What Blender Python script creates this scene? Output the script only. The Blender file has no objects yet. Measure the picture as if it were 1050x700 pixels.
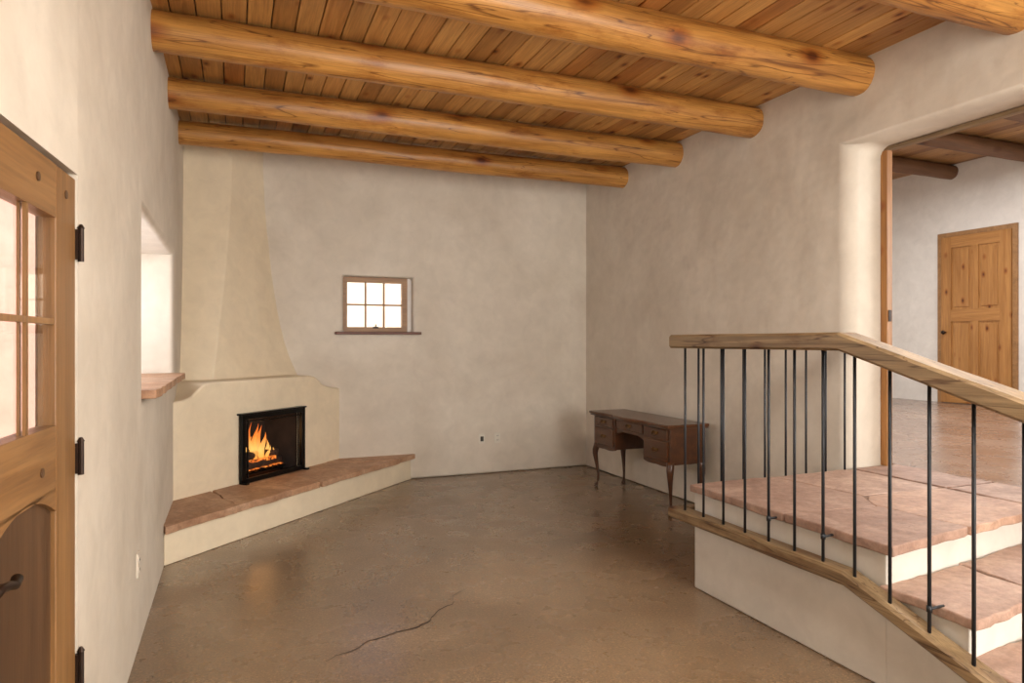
import bpy, bmesh, math, random
from mathutils import Vector, Matrix, noise
random.seed(7)
sc = bpy.context.scene
try:
    sc.view_settings.view_transform = 'Standard'
    sc.view_settings.look = 'None'
    sc.view_settings.exposure = 0.0
except Exception: pass

def lin(r,g,b):
    f=lambda c:(c/255/12.92) if c/255<=0.04045 else ((c/255+0.055)/1.055)**2.4
    return (f(r),f(g),f(b),1)

# ------------------------------------------------------------ materials
class NT:
    def __init__(s,name):
        s.m=bpy.data.materials.new(name); s.m.use_nodes=True
        s.t=s.m.node_tree; s.n=s.t.nodes; s.b=s.n['Principled BSDF']
    def add(s,k,**kw):
        n=s.n.new(k)
        for a,v in kw.items(): setattr(n,a,v)
        return n
    def l(s,a,b): s.t.links.new(a,b)
    def coords(s,scale=(1,1,1),loc=(0,0,0)):
        tc=s.add('ShaderNodeTexCoord'); mp=s.add('ShaderNodeMapping')
        mp.inputs['Scale'].default_value=scale; mp.inputs['Location'].default_value=loc
        s.l(tc.outputs['Object'],mp.inputs['Vector']); return mp.outputs['Vector']
    def noise(s,vec,scale,detail=4,rough=.55,dist=0):
        n=s.add('ShaderNodeTexNoise'); n.inputs['Scale'].default_value=scale
        n.inputs['Detail'].default_value=detail; n.inputs['Roughness'].default_value=rough
        n.inputs['Distortion'].default_value=dist
        s.l(vec,n.inputs['Vector']); return n.outputs['Fac']
    def ramp(s,fac,stops):
        r=s.add('ShaderNodeValToRGB'); cr=r.color_ramp
        while len(cr.elements)<len(stops): cr.elements.new(0.5)
        for e,(p,c) in zip(cr.elements,stops):
            e.position=p; e.color=c if len(c)==4 else (*c,1)
        s.l(fac,r.inputs['Fac']); return r.outputs['Color']
    def mix(s,a,b,fac=1.0,mode='MULTIPLY'):
        m=s.add('ShaderNodeMix',data_type='RGBA',blend_type=mode)
        if isinstance(fac,(int,float)): m.inputs[0].default_value=fac
        else: s.l(fac,m.inputs[0])
        for i,v in ((6,a),(7,b)):
            if isinstance(v,tuple): m.inputs[i].default_value=v
            else: s.l(v,m.inputs[i])
        return m.outputs[2]
    def bump(s,h,strength,dist=.01,prev=None):
        b=s.add('ShaderNodeBump'); b.inputs['Strength'].default_value=strength
        b.inputs['Distance'].default_value=dist; s.l(h,b.inputs['Height'])
        if prev: s.l(prev,b.inputs['Normal'])
        return b.outputs['Normal']
W=(1,1,1,1)
def g(v): return (v,v,v,1)

def plaster(name,c1,c2,rough=.75):
    k=NT(name); v=k.coords()
    col=k.ramp(k.noise(v,.9,5,.6,.6),[(.3,c1),(.7,c2)])
    fine=k.ramp(k.noise(v,6,6,.65,.5),[(.3,g(.92)),(.7,g(1.04))])
    k.l(k.mix(col,fine),k.b.inputs['Base Color'])
    n1=k.bump(k.noise(v,1.8,3,.5),.5,.07)
    n2=k.bump(k.noise(v,14,5,.6),.14,.01,n1)
    k.l(n2,k.b.inputs['Normal']); k.b.inputs['Roughness'].default_value=rough
    return k.m

def wood(name,c1,c2,axis=0,knots=True,rough=.45,island=False,cracks=False,grain=12,ks=4.0,bump=.15,kd=.12):
    k=NT(name)
    def st(a,o):
        x=[o,o,o]; x[axis]=a; return tuple(x)
    base=k.coords(st(.9,grain))
    if island:
        gi=k.add('ShaderNodeNewGeometry'); vm=k.add('ShaderNodeVectorMath',operation='SCALE')
        vm.inputs[0].default_value=(17,31,23); k.l(gi.outputs['Random Per Island'],vm.inputs['Scale'])
        va=k.add('ShaderNodeVectorMath',operation='ADD'); k.l(base,va.inputs[0]); k.l(vm.outputs[0],va.inputs[1])
        base=va.outputs[0]
    n=k.noise(base,1,5,.6,.8)
    col=k.ramp(n,[(.28,c1),(.5,tuple((a+b)/2 for a,b in zip(c1,c2))),(.72,c2)])
    f=k.noise(k.coords(st(4,110)),1,3,.6)
    col=k.mix(col,k.ramp(f,[(.3,g(.76)),(.65,g(1.07))]))
    if knots:
        v=k.add('ShaderNodeTexVoronoi'); v.inputs['Scale'].default_value=1
        k.l(k.coords(st(ks*.55,ks)),v.inputs['Vector'])
        kc=k.ramp(v.outputs['Distance'],[(kd*.45,(.22,.10,.04,1)),(kd,(.7,.5,.35,1)),(kd*2,W)])
        col=k.mix(col,kc)
    if cracks:
        for (sa,so,of,w_) in ((.5,9,3,.008),(.9,17,11,.009)):
            c=k.noise(k.coords(st(sa,so),(of,5,7)),1,2,.4,.2)
            cc=k.ramp(c,[(.499-w_,W),(.499,(.22,.11,.05,1)),(.499+w_,W)])
            col=k.mix(col,cc,.9)
        b2=k.noise(k.coords(st(2.2,6),(1,2,3)),1,6,.7)
        col=k.mix(col,k.ramp(b2,[(.33,(.66,.52,.40,1)),(.47,W)]))
    if island:
        r=k.ramp(gi.outputs['Random Per Island'],[(0,(.55,.44,.36,1)),(.22,(.82,.77,.72,1)),(.6,W),(.85,(1.15,1.15,1.1,1)),(1,(.76,.58,.46,1))])
        col=k.mix(col,r)
    k.l(col,k.b.inputs['Base Color']); k.b.inputs['Roughness'].default_value=rough
    k.l(k.bump(n,bump,.01),k.b.inputs['Normal'])
    return k.m

def simple(name,c,rough=.5,metal=0,var=.12,scale=20):
    k=NT(name); v=k.coords()
    col=k.mix(c,k.ramp(k.noise(v,scale,4),[(.3,g(1-var)),(.7,g(1+var))]))
    k.l(col,k.b.inputs['Base Color']); k.b.inputs['Roughness'].default_value=rough
    k.b.inputs['Metallic'].default_value=metal; return k.m

def stone(name,c1,c2,c3,rough=.55):
    k=NT(name); v=k.coords()
    gi=k.add('ShaderNodeNewGeometry')
    col=k.ramp(k.noise(v,3.5,8,.7,.8),[(.32,c1),(.5,c2),(.66,c3)])
    col=k.mix(col,k.ramp(gi.outputs['Random Per Island'],[(0,(.82,.78,.77,1)),(.5,W),(1,(1.08,1.02,.95,1))]))
    col=k.mix(col,k.ramp(k.noise(v,26,7,.75),[(.3,g(.70)),(.62,g(1.10))]))
    k.l(col,k.b.inputs['Base Color']); k.b.inputs['Roughness'].default_value=rough
    k.l(k.bump(k.noise(v,10,7,.65),.8,.015),k.b.inputs['Normal']); return k.m

def concrete(name,c1,c2,c3,rlo=.3,rhi=.5,coat=.0):
    k=NT(name); v=k.coords()
    col=k.ramp(k.noise(v,.8,6,.6,.7),[(.3,c1),(.5,c2),(.7,c3)])
    col=k.mix(col,k.ramp(k.noise(v,75,5,.75),[(.36,g(.55)),(.62,g(1.24))]))
    vo=k.add('ShaderNodeTexVoronoi'); vo.inputs['Scale'].default_value=60; k.l(v,vo.inputs['Vector'])
    col=k.mix(col,k.ramp(vo.outputs['Distance'],[(.16,(1.9,1.8,1.65,1)),(.34,W)]),.7)
    k.l(col,k.b.inputs['Base Color'])
    k.l(k.ramp(k.noise(v,3,5),[(.3,g(rlo)),(.7,g(rhi))]),k.b.inputs['Roughness'])
    k.b.inputs['Coat Weight'].default_value=coat; k.b.inputs['Coat Roughness'].default_value=.24
    k.l(k.bump(k.noise(v,14,4,.55),.10,.01),k.b.inputs['Normal']); return k.m

M_wall=plaster('adobe_plaster',lin(200,189,173),lin(219,210,196))
M_wall2=plaster('adobe_plaster_pale',lin(214,208,202),lin(226,222,216))
M_fp=plaster('fireplace_plaster',lin(226,210,182),lin(234,220,194))
M_riser=plaster('riser_plaster',lin(204,199,190),lin(218,213,204))
M_floor=concrete('stained_concrete',lin(108,86,62),lin(127,103,77),lin(147,122,94),.22,.34,.5)
M_floor2=concrete('stained_concrete_far',lin(118,96,84),lin(138,114,100),lin(156,132,116),.2,.35,.4)
M_viga=wood('peeled_log',lin(152,98,42),lin(208,152,78),0,True,.42,False,True,9,3.2,.25,.12)
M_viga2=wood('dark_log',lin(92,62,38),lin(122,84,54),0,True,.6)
M_plank=wood('pine_planks',lin(176,126,68),lin(212,164,100),1,True,.5,True,False,14,7,.1,.12)
M_pine=wood('knotty_pine_v',lin(150,100,50),lin(182,132,76),2,True,.4,False,False,14,6,.08,.10)
M_doorw=wood('door_timber',lin(120,84,48),lin(154,114,70),2,True,.4,False,False,14,5,.1,.09)
M_doorx=wood('door_timber_x',lin(120,84,48),lin(154,114,70),0,True,.4,False,False,14,5,.1,.09)
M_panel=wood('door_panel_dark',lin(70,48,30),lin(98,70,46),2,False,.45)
M_win=wood('window_timber',lin(134,96,58),lin(166,124,80),0,False,.45)
M_sillw=simple('sill_redbrown',lin(100,58,40),.5)
M_rail=wood('rail_timber',lin(108,86,60),lin(156,132,98),1,True,.5,False,True,16,4,.2,.08)
M_rail2=wood('rail_timber_x',lin(108,86,60),lin(156,132,98),0,True,.5,False,True,16,4,.2,.08)
M_iron=simple('blackened_iron',lin(44,46,50),.45,.5)
M_hinge=simple('bronze_hinge',lin(48,34,26),.4,.6)
M_desk=wood('cherry_desk',lin(58,32,17),lin(88,52,28),1,False,.28,False,False,10)
M_deskt=wood('cherry_desk_top',lin(68,38,20),lin(98,60,34),1,False,.22,False,False,10)
M_brass=simple('aged_brass',lin(120,88,44),.35,.9)
M_flag=stone('pink_flagstone',lin(152,122,106),lin(174,144,127),lin(192,164,146))
M_hearth=stone('hearth_flagstone',lin(158,118,90),lin(182,144,114),lin(204,168,138))
M_soot=simple('sooty_brick',lin(38,28,24),.9,0,.4,9)
M_blk=simple('black_steel',lin(18,17,17),.3,.5)
M_bark=simple('charred_log',lin(58,38,26),.9,0,.5,30)
M_plate=simple('cream_plate',lin(212,206,192),.4,0,.03)
M_dark=simple('dark_slot',lin(40,36,34),.6)
M_pink=plaster('pink_stucco',lin(208,158,142),lin(226,182,166),.9)
M_cream=plaster('cream_stucco',lin(228,208,184),lin(236,220,198),.9)
M_ground=simple('gravel',lin(170,140,115),.9,0,.2,12)
M_roof=simple('roof_membrane',lin(150,140,130),.9)
M_mortar=simple('mortar',lin(130,106,90),.9)

k=NT('window_glass')
k.b.inputs['Base Color'].default_value=W
tr=k.add('ShaderNodeBsdfTransparent'); gl=k.add('ShaderNodeBsdfGlossy'); gl.inputs['Roughness'].default_value=.03
lw=k.add('ShaderNodeLayerWeight'); lw.inputs['Blend'].default_value=.15
mp=k.add('ShaderNodeMath',operation='MULTIPLY'); mp.inputs[1].default_value=.25
k.l(lw.outputs['Fresnel'],mp.inputs[0])
mx=k.add('ShaderNodeMixShader'); k.l(mp.outputs[0],mx.inputs[0]); k.l(tr.outputs[0],mx.inputs[1]); k.l(gl.outputs[0],mx.inputs[2])
k.l(mx.outputs[0],k.n['Material Output'].inputs['Surface']); M_glass=k.m

k=NT('flame'); v=k.add('ShaderNodeTexCoord'); sp=k.add('ShaderNodeSeparateXYZ'); k.l(v.outputs['Generated'],sp.inputs[0])
c=k.ramp(sp.outputs['Z'],[(0,(1,.30,.03,1)),(.3,(1,.50,.12,1)),(.6,(1,.24,.03,1)),(1,(.6,.07,.01,1))])
k.l(c,k.b.inputs['Emission Color']); k.b.inputs['Emission Strength'].default_value=1.4
k.b.inputs['Base Color'].default_value=(0,0,0,1); k.b.inputs['Alpha'].default_value=.6; M_flame=k.m
k=NT('embers'); v=k.coords()
c=k.ramp(k.noise(v,25,4),[(.42,(.02,.008,.004,1)),(.55,(1,.2,.02,1)),(.7,(1,.5,.1,1))])
k.l(c,k.b.inputs['Emission Color']); k.b.inputs['Emission Strength'].default_value=1.0
k.b.inputs['Base Color'].default_value=(.02,.01,.01,1); M_ember=k.m

# ------------------------------------------------------------ mesh helpers
def obj_from_bm(bm,name,mat,M=None,parent=None,smooth=False):
    bmesh.ops.recalc_face_normals(bm,faces=bm.faces)
    me=bpy.data.meshes.new(name); bm.to_mesh(me); bm.free()
    if smooth:
        for p in me.polygons: p.use_smooth=True
    o=bpy.data.objects.new(name,me); sc.collection.objects.link(o)
    if mat: me.materials.append(mat)
    if M is not None: o.matrix_world=M
    if parent:
        o.parent=parent; o.matrix_parent_inverse=parent.matrix_world.inverted()
    return o
def empty(name,loc=(0,0,0)):
    e=bpy.data.objects.new(name,None); sc.collection.objects.link(e); e.empty_display_size=.1
    e.matrix_world=Matrix.Translation(loc); return e
def addbox(bm,a,b):
    r=bmesh.ops.create_cube(bm,size=1)
    c=[(a[i]+b[i])/2 for i in range(3)]; s=[abs(b[i]-a[i]) for i in range(3)]
    for v in r['verts']: v.co=Vector((c[0]+v.co.x*s[0],c[1]+v.co.y*s[1],c[2]+v.co.z*s[2]))
    return r['verts']
def bev(o,w,seg=3,ang=35,fn=None):
    if fn:
        at=o.data.attributes.new('bevel_weight_edge','FLOAT','EDGE')
        vs=o.data.vertices
        for e in o.data.edges:
            if fn(vs[e.vertices[0]].co) and fn(vs[e.vertices[1]].co): at.data[e.index].value=1.0
    m=o.modifiers.new('bev','BEVEL'); m.width=w; m.segments=seg
    if fn: m.limit_method='WEIGHT'
    else: m.limit_method='ANGLE'; m.angle_limit=math.radians(ang)
    for p in o.data.polygons: p.use_smooth=True
    if fn:
        es=o.modifiers.new('es','EDGE_SPLIT'); es.split_angle=math.radians(50)
    wn=o.modifiers.new('wn','WEIGHTED_NORMAL'); wn.keep_sharp=True
    return o
def box(name,a,b,mat,parent=None,bevel=0,M=None,seg=2):
    bm=bmesh.new(); addbox(bm,a,b); o=obj_from_bm(bm,name,mat,M,parent)
    if bevel: bev(o,bevel,seg)
    return o
def boxes(name,lst,mat,parent=None,bevel=0,M=None):
    bm=bmesh.new()
    for a,b in lst: addbox(bm,a,b)
    o=obj_from_bm(bm,name,mat,M,parent)
    if bevel: bev(o,bevel,2)
    return o
def cut(o,a,b,M=None):
    bm=bmesh.new(); addbox(bm,a,b); c=obj_from_bm(bm,'cutter',None,M)
    md=o.modifiers.new('b','BOOLEAN'); md.object=c; md.operation='DIFFERENCE'; md.solver='EXACT'
    bpy.context.view_layer.update()
    dg=bpy.context.evaluated_depsgraph_get()
    me=bpy.data.meshes.new_from_object(o.evaluated_get(dg))
    o.modifiers.clear(); old=o.data; nm=old.name; o.data=me; bpy.data.meshes.remove(old); me.name=nm
    bpy.data.objects.remove(c)
    return o
def addloft(bm,rings,cap=True):
    vs=[[bm.verts.new(p) for p in r] for r in rings]
    n=len(vs[0])
    for i in range(len(vs)-1):
        for j in range(n):
            bm.faces.new((vs[i][j],vs[i][(j+1)%n],vs[i+1][(j+1)%n],vs[i+1][j]))
    if cap: bm.faces.new(vs[0][::-1]); bm.faces.new(vs[-1])
def addtube(bm,pts,rads,seg=10):
    rings=[]; pts=[Vector(p) for p in pts]
    for i,p in enumerate(pts):
        d=(pts[min(i+1,len(pts)-1)]-pts[max(i-1,0)]).normalized()
        up=Vector((0,0,1)) if abs(d.z)<.9 else Vector((1,0,0))
        a=d.cross(up).normalized(); b=d.cross(a).normalized()
        r=rads[i] if isinstance(rads,(list,tuple)) else rads
        rings.append([p+a*math.cos(t)*r+b*math.sin(t)*r for t in [2*math.pi*q/seg for q in range(seg)]])
    addloft(bm,rings)
def prism(bm,pts,z0,z1):
    lo=[bm.verts.new((x,y,z0)) for x,y in pts]; hi=[bm.verts.new((x,y,z1)) for x,y in pts]
    n=len(pts); bm.faces.new(lo[::-1]); bm.faces.new(hi)
    for i in range(n): bm.faces.new((lo[i],lo[(i+1)%n],hi[(i+1)%n],hi[i]))
def rough_poly(pts,step=.09,amp=.008,seed=0):
    out=[]
    for i in range(len(pts)):
        a=Vector(pts[i]+(0,)); b=Vector(pts[(i+1)%len(pts)]+(0,)); n=max(1,int((b-a).length/step))
        for q in range(n):
            p=a.lerp(b,q/n); w=noise.noise_vector(p*7+Vector((seed,seed*2,0)))*amp*2+noise.noise_vector(p*23+Vector((seed,seed*2,0)))*amp*.8
            out.append((p.x+w.x,p.y+w.y))
    return out

# ------------------------------------------------------------ shell
XL,XR,YB=-.435,3.94,7.3; H=3.41
floor=box('floor',(-1.0,-3.4,-.12),(4.34,7.75,0),M_floor)
bm=bmesh.new()
def crack(pts,w0):
    prev=None; n=len(pts)
    fine=[]
    for i in range(n-1):
        for q_ in range(3):
            t=q_/3; fine.append((pts[i][0]*(1-t)+pts[i+1][0]*t+random.uniform(-.008,.008),pts[i][1]*(1-t)+pts[i+1][1]*t+random.uniform(-.008,.008)))
    fine.append(pts[-1]); n=len(fine)
    for i,(x,y) in enumerate(fine):
        w=w0*(1-abs(i/(n/2)-1)*.7)
        a=bm.verts.new((x,y-w,.0012)); b=bm.verts.new((x,y+w,.0012))
        if prev: bm.faces.new((prev[0],a,b,prev[1]))
        prev=(a,b)
crack([(.40,3.30),(.453,3.335),(.56,3.37),(.62,3.44),(.74,3.475),(.86,3.50),(.968,3.557),(1.05,3.68),(1.15,3.74),(1.2,3.86),(1.30,3.94)],.0065)
crack([(.30,2.7),(.33,2.9),(.31,3.05),(.36,3.2)],.004)
obj_from_bm(bm,'floor_crack',simple('crack_dark',lin(48,34,24),.9))

wl=box('wall_left',(XL-.45,2.39,0),(XL,7.75,3.62),M_wall)
cut(wl,(XL-1,3.95,1.2),(XL+.5,6.05,2.19)); cut(wl,(XL-1,2.0,-1),(XL-.09,3.6,4)); bev(wl,.045,4,fn=lambda c:3.9<c.y<6.1 and c.x>XL-.1)
d=Vector((-.069,-.9976,0)).normalized()
outw=Vector((-.9976,.069,0)).normalized()
MD=Matrix(((d.x,outw.x,0,XL),(d.y,outw.y,0,2.39),(0,0,1,0),(0,0,0,1)))
wl2=box('wall_left_entry',(0,0,0),(5.9,.09,3.62),M_wall,M=MD)
cut(wl2,(-.5,-.5,-1),(.88,1,2.0),MD)
wl2.data.transform(MD); wl2.matrix_world=Matrix.Identity(4)
wb=box('wall_back',(XL-.45,YB,0),(XR+.4,YB+.42,3.62),M_wall)
cut(wb,(1.06,7,1.6),(1.81,8,2.19)); bev(wb,.03,4)
wr=box('wall_right',(XR,-3.4,0),(XR+.4,8.2,4.2),M_wall)
cut(wr,(3.5,2.1,.56),(4.8,3.48,2.865)); bev(wr,.085,5)
box('wall_front',(-1.2,-3.4,0),(4.34,-3.0,3.62),M_wall)

bm=bmesh.new(); x=-.62; w=.138
bays=[-3.3,-1.65,-.6,.4,1.4,2.4,3.41,4.44,5.49,6.45,7.42]
while x<4.1:
    i=0
    while i<len(bays)-1:
        j=min(len(bays)-1,i+random.choice([1,1,2,2,3]))
        dz=random.uniform(0,.004)
        addbox(bm,(x+.003,bays[i]+.002,H+dz),(x+w-.003,bays[j]-.002,H+.03))
        i=j
    x+=w
ceil=obj_from_bm(bm,'ceiling',M_plank)
bev(ceil,.004,1)
bm=bmesh.new(); prism(bm,[(-.88,7.75),(-.88,3.6),(-.53,3.6),(-.53,2.39),(-.93,-3.4),(4.0,-3.4),(4.0,7.75)],3.45,3.75)
obj_from_bm(bm,'roof',M_roof)

def viga(name,y,zc,x0,x1,r0,r1,mat,seed):
    bm=bmesh.new(); n=60; seg=36; rings=[]
    for i in range(n+1):
        t=i/n; x=x0+(x1-x0)*t; r=r0+(r1-r0)*t
        yo=.02*noise.noise(Vector((x*.6,seed*7.3,0))); zo=.012*noise.noise(Vector((x*.6,seed*3.3,9)))
        ring=[]
        for q in range(seg):
            a=2*math.pi*q/seg
            rr=r*(1+.035*noise.noise(Vector((x*1.6,math.cos(a)*1.2+seed,math.sin(a)*1.2)))+.025*noise.noise(Vector((x*5,math.cos(a)*2.5+seed*2,math.sin(a)*2.5))))
            ring.append((x,y+yo+math.cos(a)*rr,zc+zo+math.sin(a)*rr))
        rings.append(ring)
    addloft(bm,rings)
    return obj_from_bm(bm,name,mat,smooth=True)
for i,y in enumerate([6.45,5.49,4.44,3.41,2.4,1.4,.4,-.6,-1.65]):
    r=[.105,.112,.118,.125,.13][min(i,4)]
    viga('viga_beam',y,3.18+r,XL-.08,XR+.12,r*.97,r*1.04,M_viga,i+1)

# ------------------------------------------------------------ fireplace
fp=empty('kiva_fireplace',(0.2,6.6,0))
q=1/math.sqrt(2)
MF=Matrix(((q,-q,0,0),(q,q,0,6.28),(0,0,1,0),(0,0,0,1)))
prof=[(-.68,.2),(-.68,1.03),(-.52,1.04),(-.44,1.065),(-.38,1.11),(-.32,1.15),(-.24,1.165),(.98,1.165),(1.06,1.15),(1.12,1.11),(1.18,1.065),(1.26,1.04),(1.38,1.02),(1.48,1.01),(1.48,.2)]
bm=bmesh.new()
f=[bm.verts.new((s,0,z)) for s,z in prof]; b=[bm.verts.new((s,.5,z)) for s,z in prof]
bm.faces.new(f); bm.faces.new(b[::-1])
for i in range(len(prof)): j=(i+1)%len(prof); bm.faces.new((f[i],b[i],b[j],f[j]))
body=obj_from_bm(bm,'firebox_body',M_fp,MF,fp)
cut(body,(.08,-.2,.1),(.81,.42,.84),MF); bev(body,.018,3,25)
boxes('firebox_lining',[((.085,.40,.27),(.805,.418,.835)),((.083,.015,.27),(.095,.41,.835)),((.795,.015,.27),(.807,.41,.835)),((.085,.015,.825),(.805,.41,.837)),((.085,.015,.262),(.805,.41,.274))],M_soot,fp,0,MF)
tab=[(1.15,.605,-.176),(1.20,.585,-.172),(1.28,.55,-.163),(1.36,.518,-.155),(1.5,.475,-.142),(1.65,.44,-.128),(1.8,.41,-.113),(2.0,.378,-.094),(2.2,.35,-.076),(2.4,.33,-.06),(2.65,.305,-.044),(2.9,.287,-.032),(3.2,.274,-.024),(3.44,.27,-.02)]
bm=bmesh.new(); rings=[]
for z,xr,xl in tab:
    yc=YB-(xr-xl); rd=.012
    rings.append([(-.50,yc,z),(xl-rd,yc,z),(xl+rd*.7,yc+rd*.7,z),(xr-.01,YB-.01,z),(xr+.03,YB+.05,z),(-.50,YB+.05,z)])
addloft(bm,rings)
bell=obj_from_bm(bm,'chimney_bell',M_fp,None,fp,True)
m=bell.modifiers.new('es','EDGE_SPLIT'); m.split_angle=math.radians(20)
bm=bmesh.new(); prism(bm,[(-1.15,-.537),(2.02,-.537),(1.46,.03),(-.64,.03)],0,.222)
bench=obj_from_bm(bm,'hearth_bench_base',M_fp,MF,fp); bev(bench,.01,2)
bm=bmesh.new()
cf=[-1.19,-.55,.05,.42,1.0,1.55,2.04]; cb=[-.66,-.22,.02,.60,.92,1.22,1.47]
for i in range(6):
    P=[(cf[i]+.004,-.58),(cf[i+1]-.004,-.58),(cb[i+1]-.004,.02),(cb[i]+.004,.02)]
    prism(bm,rough_poly(P,.045,.012,i),.223,.270+random.uniform(0,.008))
sl=obj_from_bm(bm,'hearth_slabs',M_hearth,MF,fp); bev(sl,.005,2)
boxes('fire_screen',[((.04,-.05,.275),(.085,-.015,.87)),((.805,-.05,.275),(.85,-.015,.87)),((.04,-.05,.825),(.85,-.015,.87)),((.04,-.05,.275),(.85,-.015,.315)),
  ((.115,-.04,.315),(.127,-.025,.825)),((.763,-.04,.315),(.775,-.025,.825)),((.085,-.04,.795),(.805,-.025,.805)),
  ((.04,-.10,.273),(.075,-.02,.29)),((.815,-.10,.273),(.85,-.02,.29)),((.03,-.06,.865),(.86,.005,.88))],M_blk,fp,.003,MF)
boxes('fire_grate',[((.22+.07*i,.06,.33),(.235+.07*i,.32,.345)) for i in range(7)]+[((.2,.09,.275),(.215,.105,.34)),((.68,.09,.275),(.695,.105,.34)),((.2,.28,.275),(.215,.295,.34)),((.68,.28,.275),(.695,.295,.34)),((.2,.06,.32),(.70,.075,.335))],M_blk,fp,0,MF)
bm=bmesh.new()
def log(p0,p1,r):
    p0=Vector(p0);p1=Vector(p1); n=8
    addtube(bm,[p0.lerp(p1,i/n)+Vector((0,0,.006*math.sin(i*2.1))) for i in range(n+1)],[r*(1+.1*math.sin(i*1.7)) for i in range(n+1)],12)
log((.18,.12,.385),(.70,.15,.385),.042); log((.20,.24,.39),(.70,.22,.392),.045); log((.24,.10,.47),(.62,.27,.455),.036); log((.66,.12,.455),(.36,.27,.475),.032)
obj_from_bm(bm,'fire_logs',M_bark,MF,fp,True)
bm=bmesh.new(); addbox(bm,(.2,.08,.345),(.69,.3,.352)); addbox(bm,(.25,.1,.40),(.62,.2,.43))
obj_from_bm(bm,'embers',M_ember,MF,fp)
bm=bmesh.new()
for (s,dp,z,h,r) in [(.44,.13,.42,.31,.038),(.37,.15,.41,.23,.028),(.50,.14,.42,.24,.032),(.57,.17,.41,.18,.024),(.30,.14,.40,.13,.02),(.47,.2,.45,.29,.03),(.40,.19,.44,.33,.018),(.62,.13,.4,.11,.02),(.52,.1,.40,.14,.02),(.34,.2,.42,.2,.018)]:
    n=12; P=[];R=[]
    for i in range(n+1):
        t=i/n; P.append((s+.022*math.sin(t*5+s*20),dp+.012*math.cos(t*4+s*9),z+h*t)); R.append(max(.0008,r*math.sin(math.pi*min(1,t*.85+.15))**1.1*(1-t*.55)))
    addtube(bm,P,R,10)
obj_from_bm(bm,'flames',M_flame,MF,fp,True)

# ------------------------------------------------------------ left window + sill
w1=empty('window_1',(XL-.38,5,1.7))
X0=XL-.42
boxes('frame',[((X0,3.93,1.2),(X0+.06,6.07,1.26)),((X0,3.93,2.13),(X0+.06,6.07,2.19)),((X0,3.93,1.26),(X0+.06,3.99,2.13)),((X0,6.01,1.26),(X0+.06,6.07,2.13)),((X0,4.97,1.26),(X0+.06,5.03,2.13)),
  ((X0+.02,3.99,1.68),(X0+.04,6.01,1.70)),((X0+.021,4.46,1.26),(X0+.039,4.48,2.13)),((X0+.021,5.51,1.26),(X0+.039,5.53,2.13))],M_win,w1)
box('pane',(X0+.027,3.97,1.22),(X0+.033,6.03,2.17),M_glass,w1)
bm=bmesh.new()
ys=[3.95,4.66,5.37,6.06]
for i in range(3):
    prism(bm,rough_poly([(XL-.40,ys[i]+.003),(XL+.07,ys[i]+.003),(XL+.07,ys[i+1]-.003),(XL-.40,ys[i+1]-.003)],.045,.010,i+9),1.205,1.25)
o=obj_from_bm(bm,'window_sill_flagstone',M_hearth); bev(o,.006,2)

# ------------------------------------------------------------ back window
w2=empty('window_2',(1.42,7.42,1.9)); y0=7.39
fx0,fx1,fz0,fz1=1.06,1.765,1.6,2.19
boxes('frame',[((fx0,y0,fz0),(fx1,y0+.07,fz0+.055)),((fx0,y0,fz1-.055),(fx1,y0+.07,fz1)),((fx0,y0,fz0+.055),(fx0+.055,y0+.07,fz1-.055)),((fx1-.055,y0,fz0+.055),(fx1,y0+.07,fz1-.055))],M_win,w2)
cx=[fx0+.055+(fx1-fx0-.11)*i/3 for i in (1,2)]; cz=(fz0+fz1)/2
boxes('muntins',[((c-.009,y0+.02,fz0+.055),(c+.009,y0+.045,fz1-.055)) for c in cx]+[((fx0+.055,y0+.019,cz-.009),(fx1-.055,y0+.044,cz+.009))],M_win,w2)
box('pane',(fx0+.05,y0+.03,fz0+.05),(fx1-.05,y0+.034,fz1-.05),M_glass,w2)
boxes('latch',[((1.385,y0-.015,1.64),(1.445,y0,1.66)),((1.41,y0-.03,1.65),(1.42,y0,1.685))],M_hinge,w2,.002)
boxes('jamb_infill',[((fx1,y0+.0,fz0),(1.83,y0+.07,fz1))],M_wall2,w2)
box('trim_window_sill',(.975,7.23,1.575),(1.885,7.385,1.603),M_sillw,None,.004)

def outlet(name,cx,cz,M=None,dark=False,mat=None):
    e_=empty(name,(cx,7.295,cz)) if M is None else empty(name,M@Vector((cx,0,cz)))
    M=M or Matrix.Translation((0,YB,0)); mat=mat or M_plate
    box('plate',(cx-.036,-.008,cz-.058),(cx+.036,.002,cz+.058),mat,e_,.003,M)
    if dark: boxes('sockets',[((cx-.018,-.016,cz-.03),(cx+.018,-.006,cz+.025))],M_dark,e_,.002,M)
    else: boxes('sockets',[((cx-.016,-.011,cz+.01),(cx+.016,-.006,cz+.038)),((cx-.016,-.011,cz-.038),(cx+.016,-.006,cz-.01))],mat,e_,.004,M); boxes('slots',[((cx+a-.002,-.0125,cz+b-.006),(cx+a+.002,-.0105,cz+b+.006)) for a in (-.007,.007) for b in (.024,-.024)],M_dark,e_,0,M)
outlet('power_outlet',2.60,.40,None,True)
outlet('power_outlet',2.79,.40)
ML=Matrix(((0,-1,0,XL),(1,0,0,0),(0,0,1,0),(0,0,0,1)))
outlet('power_outlet',3.75,.42,ML,False,M_wall)

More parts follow.
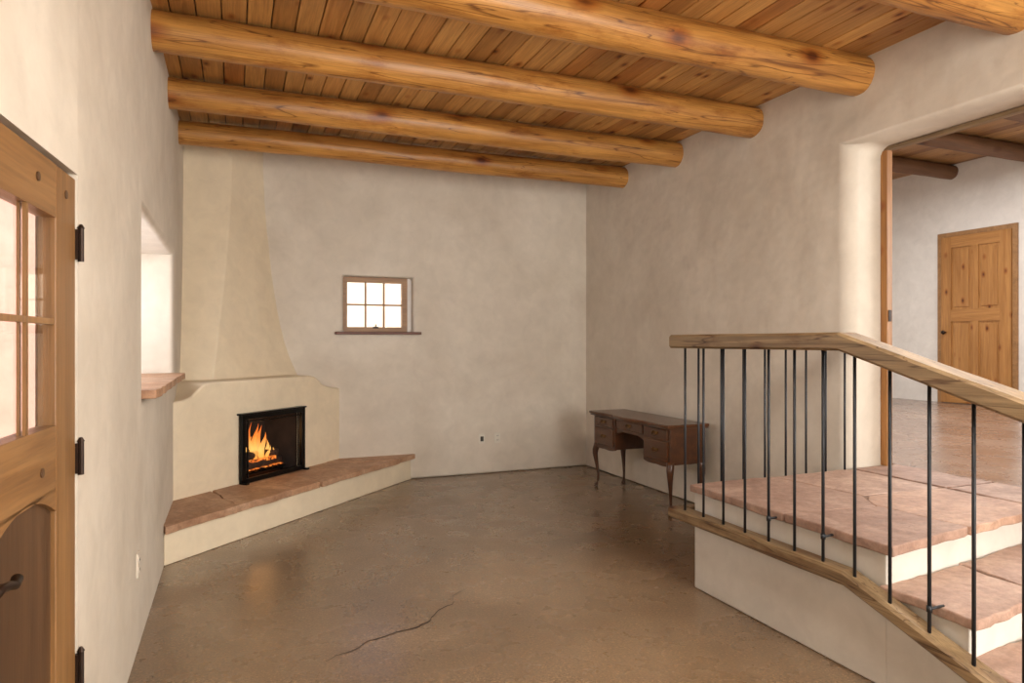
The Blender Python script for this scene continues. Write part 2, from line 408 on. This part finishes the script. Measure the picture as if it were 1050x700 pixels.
# ------------------------------------------------------------ entry door (door_1)
d1=empty('door_1',MD@Vector((.44,.03,0)))
y0,y1=.004,.05
SW=.185; GW1=.63; MU=.388
boxes('stiles',[((.008,y0,.01),(SW,y1,1.985)),((GW1,y0,.01),(.865,y1,1.985))],M_doorw,d1,.004,MD)
boxes('rails',[((SW,y0+.001,1.84),(GW1,y1,1.985)),((SW,y0+.001,1.09),(GW1,y1,1.27)),((SW,y0+.001,.01),(GW1,y1,.25))],M_doorx,d1,0,MD)
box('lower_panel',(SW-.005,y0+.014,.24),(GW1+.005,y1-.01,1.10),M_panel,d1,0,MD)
boxes('muntins',[((MU,y0+.003,1.27),(MU+.014,y0+.012,1.84)),((SW,y0+.0035,1.547),(MU,y0+.012,1.563)),((MU+.014,y0+.0035,1.547),(GW1,y0+.012,1.563)),
 ((MU,y0+.018,1.27),(MU+.014,y0+.024,1.84)),((SW,y0+.018,1.547),(GW1,y0+.0235,1.563))],M_doorw,d1,0,MD)
box('glazing',(SW,y0+.0125,1.265),(GW1,y0+.0165,1.845),M_glass,d1,0,MD)
bm=bmesh.new(); n=14; c0=(SW+GW1)/2; hw=(GW1-SW)/2
for i in range(n):
    xa=SW+(GW1-SW)*i/n; xb=SW+(GW1-SW)*(i+1)/n
    za=1.10-.06*(abs((xa-c0)/hw))**2-.005; zb=1.10-.06*(abs((xb-c0)/hw))**2-.005
    vs=[bm.verts.new(p) for p in [(xa,y0+.001,za),(xb,y0+.001,zb),(xb,y0+.001,1.10),(xa,y0+.001,1.10),(xa,y1-.01,za),(xb,y1-.01,zb)]]
    bm.faces.new((vs[0],vs[1],vs[2],vs[3])); bm.faces.new((vs[0],vs[4],vs[5],vs[1]))
obj_from_bm(bm,'panel_arch',M_doorx,MD,d1)
bm=bmesh.new()
for (s,z) in [(.10,1.92),(.75,1.92),(.75,1.18),(.33,1.92),(.30,1.16),(.10,.15)]:
    addtube(bm,[(s,y0-.003,z),(s,y0+.01,z)],.012,14)
obj_from_bm(bm,'pegs',M_panel,MD,d1)
bm=bmesh.new()
for z in (1.79,1.15,.52):
    addbox(bm,(-.018,-.004,z-.045),(.012,.004,z+.045)); addtube(bm,[(-.002,-.008,z-.05),(-.002,-.008,z+.05)],.0085,10)
    addtube(bm,[(-.002,-.008,z+.05),(-.002,-.008,z+.062)],[.011,.004],10)
obj_from_bm(bm,'hinges',M_hinge,MD,d1)
bm=bmesh.new()
addbox(bm,(.765,-.004,.90),(.81,.006,1.12))
addtube(bm,[(.788,.0,1.0),(.788,-.055,1.0)],.011,12)
addtube(bm,[(.79,-.055,1.0),(.75,-.058,1.008),(.71,-.06,1.002),(.68,-.06,.992),(.655,-.055,.998)],[.011,.010,.009,.009,.012],12)
obj_from_bm(bm,'lever_handle',M_hinge,MD,d1,True)
boxes('jamb',[((-.0,.052,0),(.03,.10,1.97)),((.85,.052,0),(.88,.10,1.97)),((0,.052,1.97),(.88,.10,2.0))],M_doorx,d1,0,MD)

# ------------------------------------------------------------ landing + steps
st=empty('flagstone_staircase',(3.2,2.6,0))
bm=bmesh.new()
LZ=.63; T=.045
ystep=[2.09,1.73,1.36,.99]; zstep=[.63,.455,.29,.14]; sk=.20
XS=3.934
prism(bm,[(2.6,ystep[0]+.02),(XS,ystep[0]+sk+.02),(XS,3.44),(2.6,3.44)],0,LZ-T)
for i in (1,2,3):
    prism(bm,[(2.6,ystep[i]+.02),(XS,ystep[i]+sk+.02),(XS,ystep[i-1]+sk+.03),(2.6,ystep[i-1]+.03)],0,zstep[i]-T)
o=obj_from_bm(bm,'plastered_base',M_riser,None,st); bev(o,.012,2)
bm=bmesh.new()
def slab(P,z1,seed,t=T): prism(bm,rough_poly(P,.045,.010,seed),z1-t+.001,z1+random.uniform(-.002,.002))
g_=.006
def Yf(i,x,o=0): return ystep[i]+sk*(x-2.6)/1.34-.02+o
slab([(2.572,Yf(0,2.57)),(3.2,Yf(0,3.2)),(3.15,2.62),(2.572,2.68)],LZ,1)
slab([(3.2+g_,Yf(0,3.2)),(3.92,Yf(0,3.92)),(3.92,2.8),(3.30,2.82),(3.15+g_,2.62)],LZ,2)
slab([(2.572,2.68+g_),(3.15,2.62+g_),(3.29,2.83),(3.22,3.45),(2.572,3.45)],LZ,3)
slab([(3.30+g_,2.83),(3.92,2.81),(3.92,3.45),(3.23+g_,3.45)],LZ,4)
for i in (1,2,3):
    xm=[3.12,3.35,3.05][i-1]
    slab([(2.572,Yf(i,2.57)),(xm,Yf(i,xm)),(xm+.04,ystep[i-1]+.09),(2.572,ystep[i-1]+.03)],zstep[i],i+10)
    slab([(xm+g_,Yf(i,xm)),(3.92,Yf(i,3.93)),(3.92,ystep[i-1]+.22),(xm+.04+g_,ystep[i-1]+.09)],zstep[i],i+20)
o=obj_from_bm(bm,'flagstone_treads',M_flag,None,st); bev(o,.008,2)
box('mortar_bed',(2.61,2.35,LZ-T-.01),(3.93,3.43,LZ-.006),M_mortar,st)
bm=bmesh.new()
slab([(3.94,2.12),(4.35,2.12),(4.35,2.78),(3.94,2.79)],LZ,5)
slab([(3.94,2.80),(4.35,2.79),(4.35,3.46),(3.94,3.46)],LZ,6)
o=obj_from_bm(bm,'threshold_flagstone',M_flag); bev(o,.006,2)

# ------------------------------------------------------------ railing
rl=empty('stair_railing',(2.5,2.6,.45))
YBND=2.25; SL=.31
def zoff(y): return -SL*(YBND-y) if y<YBND else 0
def beam(name,path,w,h,mat,side):
    bm=bmesh.new(); rings=[]
    P=[]
    for i in range(len(path)-1):
        a=Vector(path[i]);b=Vector(path[i+1]); n=max(1,int((b-a).length/.08))
        for q_ in range(n): P.append(a.lerp(b,q_/n))
    P.append(Vector(path[-1]))
    sd=Vector(side)
    for p in P:
        a1=w/2*(1+.12*noise.noise(p*2.2)); a2=w/2*(1+.12*noise.noise(p*2.2+Vector((9,9,9)))); hh=h/2*(1+.06*noise.noise(p*3+Vector((3,1,5))))
        ring=[]
        c=.012
        for (u,v_) in [(-a1,-hh+c),(-a1+c,-hh),(a2-c,-hh),(a2,-hh+c),(a2,hh-c),(a2-c,hh),(-a1+c,hh),(-a1,hh-c)]:
            ring.append(p+sd*u+Vector((0,0,v_)))
        rings.append(ring)
    addloft(bm,rings); return obj_from_bm(bm,name,mat,None,rl)
def ln(x,ys,zb): return [(x,y,zb+zoff(y)) for y in ys]
beam('handrail',ln(2.525,[3.50,YBND,.95],1.50),.125,.080,M_rail,(1,0,0))
beam('handrail_return',[(2.60,3.44,1.50),(3.938,3.44,1.50)],.11,.078,M_rail2,(0,1,0))
beam('bottom_rail',ln(2.535,[3.54,YBND,.95],.452),.10,.065,M_rail,(1,0,0))
beam('bottom_rail_return',[(2.59,3.50,.452),(3.934,3.50,.452)],.09,.065,M_rail2,(0,1,0))
bm=bmesh.new()
BX=2.52
y=3.42; i=0
while y>1.0:
    z=zoff(y); addtube(bm,[(BX,y,.475+z),(BX,y,1.465+z)],.0072,10)
    if i in (4,6,9):
        zz=.60+z*1.2; addtube(bm,[(BX,y,zz),(2.60,y,zz)],.006,8); addtube(bm,[(BX,y,zz-.012),(BX,y,zz+.012)],.011,10)
    y-=.1735; i+=1
x=2.66
while x<3.9:
    addtube(bm,[(x,3.475,.47),(x,3.475,1.465)],.0072,10); x+=.174
obj_from_bm(bm,'iron_balusters',M_iron,None,rl,True)

# ------------------------------------------------------------ writing desk
dk=empty('writing_desk',(3.64,5.57,0))
dx0,dx1,dy0,dy1=3.46,3.84,4.92,6.26
bm=bmesh.new(); P=[]
n=40
for i in range(n+1):
    t=i/n; y=dy0-.03+(dy1-dy0+.06)*t
    P.append((dx0-.035-.018*math.cos(t*4*math.pi)*math.sin(t*math.pi)**.5,y))
P+=[(dx1+.02,dy1+.03),(dx1+.02,dy0-.03)]
prism(bm,P,.757,.782); o=obj_from_bm(bm,'top',M_deskt,None,dk); bev(o,.007,3)
bm=bmesh.new(); P2=[(x+(.012 if x<3.6 else 0),min(max(y,dy0-.018),dy1+.018)) for x,y in P]; prism(bm,P2,.742,.758); obj_from_bm(bm,'top_moulding',M_desk,None,dk)
PB=.43; pw=.42
boxes('carcass',[((dx0+.012,dy0,PB),(dx1,dy0+pw,.744)),((dx0+.012,dy1-pw,PB),(dx1,dy1,.744)),((dx0+.025,dy0+pw-.01,.62),(dx1,dy1-pw+.01,.744))],M_desk,dk,.004)
def apron(pts_fn,y0_,y1_,ztop,xf,name):
    bm=bmesh.new(); n=24
    F=[]
    for i in range(n+1):
        t=i/n; y=y0_+(y1_-y0_)*t; zb=pts_fn(t)
        F.append([bm.verts.new((xf,y,zb)),bm.verts.new((xf,y,ztop)),bm.verts.new((xf+.018,y,ztop)),bm.verts.new((xf+.018,y,zb))])
    for i in range(n):
        for a in range(4): bm.faces.new((F[i][a],F[i][(a+1)%4],F[i+1][(a+1)%4],F[i+1][a]))
    bm.faces.new(F[0]); bm.faces.new(F[-1][::-1])
    obj_from_bm(bm,name,M_desk,None,dk)
sc_=lambda base,dp:(lambda t: base-dp*abs(math.sin(math.pi*t*2))**.8*.5-dp*(1-abs(2*t-1))**4*.4)
apron(sc_(.425,.03),dy0,dy0+pw,.44,dx0+.013,'apron_near'); apron(sc_(.425,.03),dy1-pw,dy1,.44,dx0+.013,'apron_far')
apron(lambda t:.60+.03*math.sin(math.pi*t)-.02*(abs(2*t-1))**6,dy0+pw,dy1-pw,.64,dx0+.026,'apron_centre')
dr=[];
for (a,b_) in ((dy0+.035,dy0+pw-.03),(dy1-pw+.03,dy1-.035)):
    dr.append(((dx0,a,.64),(dx0+.02,b_,.732))); dr.append(((dx0,a,.452),(dx0+.02,b_,.625)))
dr.append(((dx0+.013,dy0+pw+.02,.648),(dx0+.03,dy1-pw-.02,.732)))
o=boxes('drawers',dr,M_deskt,dk); bev(o,.006,2)
bm=bmesh.new()
for a,b_ in dr:
    cy=(a[1]+b_[1])/2; czz=(a[2]+b_[2])/2; xx=a[0]
    addtube(bm,[(xx-.004,cy-.035,czz+.01),(xx-.018,cy-.03,czz-.004),(xx-.02,cy,czz-.012),(xx-.018,cy+.03,czz-.004),(xx-.004,cy+.035,czz+.01)],.0035,8)
    for s_ in (-.035,.035): addtube(bm,[(xx+.001,cy+s_,czz+.01),(xx-.006,cy+s_,czz+.01)],.010,10)
    addbox(bm,(xx-.002,cy-.02,czz+.0),(xx+.001,cy+.02,czz+.02))
obj_from_bm(bm,'drawer_pulls',M_brass,None,dk)
bm=bmesh.new()
for (lx,ly,sx,sy) in ((dx0+.035,dy0+.03,-1,-1),(dx0+.035,dy1-.03,-1,1),(dx1-.03,dy0+.03,1,-1),(dx1-.03,dy1-.03,1,1)):
    P=[];R=[]
    for z,o_,r in [(.45,.0,.034),(.42,.006,.034),(.38,.016,.032),(.34,.018,.028),(.28,.012,.022),(.2,.002,.016),(.12,-.006,.0125),(.06,-.004,.012),(.035,.004,.014),(.02,.012,.02),(.008,.014,.022),(0,.014,.017)]:
        P.append((lx+sx*o_*(1 if sx<0 else .2),ly+sy*o_,z)); R.append(r)
    addtube(bm,P,R,14)
obj_from_bm(bm,'cabriole_legs',M_desk,None,dk,True)

# ------------------------------------------------------------ adjoining room
box('floor_adjoining_room',(XR+.41,.6,.45),(9.8,8.4,LZ),M_floor2)
X2=9.42
box('wall_far_room_east',(X2,.6,.4),(X2+.3,8.4,4.3),M_wall2)
box('wall_far_room_north',(4.3,8.1,.4),(9.8,8.4,4.3),M_wall2)
box('wall_far_room_south',(4.3,.4,.4),(9.8,.7,4.3),M_wall2)
bm=bmesh.new()
x=4.34
while x<9.5:
    for (a,b_) in ((.6,2.65),(2.65,4.65),(4.65,6.6),(6.6,8.2)): addbox(bm,(x+.002,a,4.0),(x+.15,b_,4.03))
    x+=.152
M_plank2b=wood('far_planks_y',lin(150,110,68),lin(184,142,94),1,True,.5,True,False,14,7,.1,.11)
obj_from_bm(bm,'ceiling_adjoining_room',M_plank2b)
box('roof_adjoining',(4.3,.4,4.04),(9.8,8.4,4.3),M_roof)
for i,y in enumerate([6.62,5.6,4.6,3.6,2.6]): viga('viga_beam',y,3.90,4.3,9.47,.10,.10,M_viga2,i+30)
boxes('trim_1',[((4.22,3.425,LZ+.002),(4.27,3.475,2.835))],M_pine)
boxes('trim_2',[((4.22,2.12,2.835),(4.27,3.475,2.862))],M_rail)
boxes('trim_3',[((4.22,2.105,LZ+.002),(4.27,2.155,2.835))],M_pine)
boxes('strike_plate',[((4.23,3.419,1.64),(4.26,3.425,1.72))],M_hinge,None,.001)
d2=empty('door_2',(X2-.02,6.25,LZ))
ya,yb=5.78,6.74; z0,z1=LZ+.01,2.98; xf=X2-.045
boxes('casing',[((X2-.03,ya-.06,LZ),(X2+.002,ya,z1+.06)),((X2-.03,yb,LZ),(X2+.002,yb+.06,z1+.06)),((X2-.03,ya,z1),(X2+.002,yb,z1+.06))],M_win,d2)
boxes('stiles',[((xf,ya+.004,z0),(xf+.04,ya+.15,z1-.004)),((xf,yb-.15,z0),(xf+.04,yb-.004,z1-.004)),((xf+.0005,(ya+yb)/2-.05,z0+.25),(xf+.04,(ya+yb)/2+.05,1.78)),((xf+.0005,(ya+yb)/2-.05,1.95),(xf+.04,(ya+yb)/2+.05,z1-.16))],M_pine,d2)
boxes('rails',[((xf+.001,ya+.15,z0),(xf+.04,yb-.15,z0+.25)),((xf+.001,ya+.15,z1-.16),(xf+.04,yb-.15,z1-.004)),((xf+.001,ya+.15,1.78),(xf+.04,yb-.15,1.95))],wood('pine_rail_y',lin(150,100,50),lin(182,132,76),1,True,.4,False,False,14,6,.08,.10),d2)
ps=[]
for (a,b_) in ((ya+.15,(ya+yb)/2-.05),((ya+yb)/2+.05,yb-.15)):
    for (c,d_) in ((z0+.25,1.78),(1.95,z1-.16)):
        ps.append(((xf+.018,a-.003,c-.003),(xf+.03,b_+.003,d_+.003))); ps.append(((xf+.006,a+.035,c+.035),(xf+.02,b_-.035,d_-.035)))
boxes('panels',ps,M_pine,d2,.004)
bm=bmesh.new(); addtube(bm,[(xf,yb-.07,1.63),(xf-.04,yb-.07,1.63),(xf-.05,yb-.07,1.63),(xf-.07,yb-.07,1.63)],[.012,.012,.03,.022],14)
obj_from_bm(bm,'knob',M_hinge,None,d2,True)

# ------------------------------------------------------------ exterior
box('ground_exterior',(-12,-8,-.3),(14,18,-.13),M_ground)
box('courtyard_wall_west',(-3.5,-6,-.13),(-3.2,10.3,4.2),M_pink)
box('courtyard_wall_north',(.3,10.3,-.13),(12,10.6,2.62),M_cream)
box('courtyard_wall_north_pink',(-3.5,10.3,-.13),(.3,10.6,4.2),M_pink)
box('exterior_pier',(-.885,3.56,-.12),(-.53,3.598,3.44),M_pink)

# ------------------------------------------------------------ lights
w=bpy.data.worlds.new('World'); sc.world=w; w.use_nodes=True
nt=w.node_tree; bg=nt.nodes['Background']
sky=nt.nodes.new('ShaderNodeTexSky'); sky.sky_type='HOSEK_WILKIE'
sky.sun_direction=Vector((-.04,-.6,.78)).normalized(); sky.turbidity=6
nt.links.new(sky.outputs[0],bg.inputs[0]); bg.inputs[1].default_value=6.0
s=bpy.data.lights.new('sun','SUN'); s.energy=10; s.angle=.01; s.color=(1,.95,.88)
so=bpy.data.objects.new('sun',s); sc.collection.objects.link(so)
so.rotation_euler=Vector((.03,.62,-.76)).to_track_quat('-Z','Y').to_euler()
def area(name,loc,tgt,sx,sy,e,col):
    a=bpy.data.lights.new(name,'AREA'); a.shape='RECTANGLE'; a.size=sx; a.size_y=sy; a.energy=e; a.color=col
    o=bpy.data.objects.new(name,a); sc.collection.objects.link(o); o.location=loc
    o.rotation_euler=(Vector(tgt)-Vector(loc)).to_track_quat('-Z','Y').to_euler(); return o
area('rear_fill',(2.9,-2.2,1.6),(.8,5.5,2.0),2.4,2.0,300,(1,.97,.915))  # added fill behind the camera; the wall there has no window
area('far_room_fill',(6.6,4.5,3.75),(6.6,4.5,0),3.5,4,230,(1,.98,.96))  # added downward fill, out of view, to brighten the adjoining room
area('chimney_side_fill',(7.6,1.2,2.3),(0,6.3,1.5),1.5,1.8,85,(1,.98,.94))  # added fill through the opening, to lift the chimney's front facet; no window there
area('niche_daylight',(X0-.05,5,1.7),(2,5.4,1.2),1.9,.9,26,(.92,.95,1))
area('overhead_fill',(1.8,.8,3.1),(1.8,1.6,0),1.6,1.6,110,(1,.93,.83))  # added overhead fill for general brightness; no fixture hangs here
p=bpy.data.lights.new('firelight','POINT'); p.energy=2.5; p.color=(1,.5,.18); p.shadow_soft_size=.14
po=bpy.data.objects.new('firelight',p); sc.collection.objects.link(po); po.location=MF@Vector((.44,.18,.60))

# ------------------------------------------------------------ camera
c=bpy.data.cameras.new('camera'); c.lens=24; c.sensor_width=36; c.clip_start=.02
co=bpy.data.objects.new('camera',c); sc.collection.objects.link(co)
co.location=(0,0,1.5); co.rotation_euler=(math.radians(90),0,math.radians(-22.15))
sc.camera=co
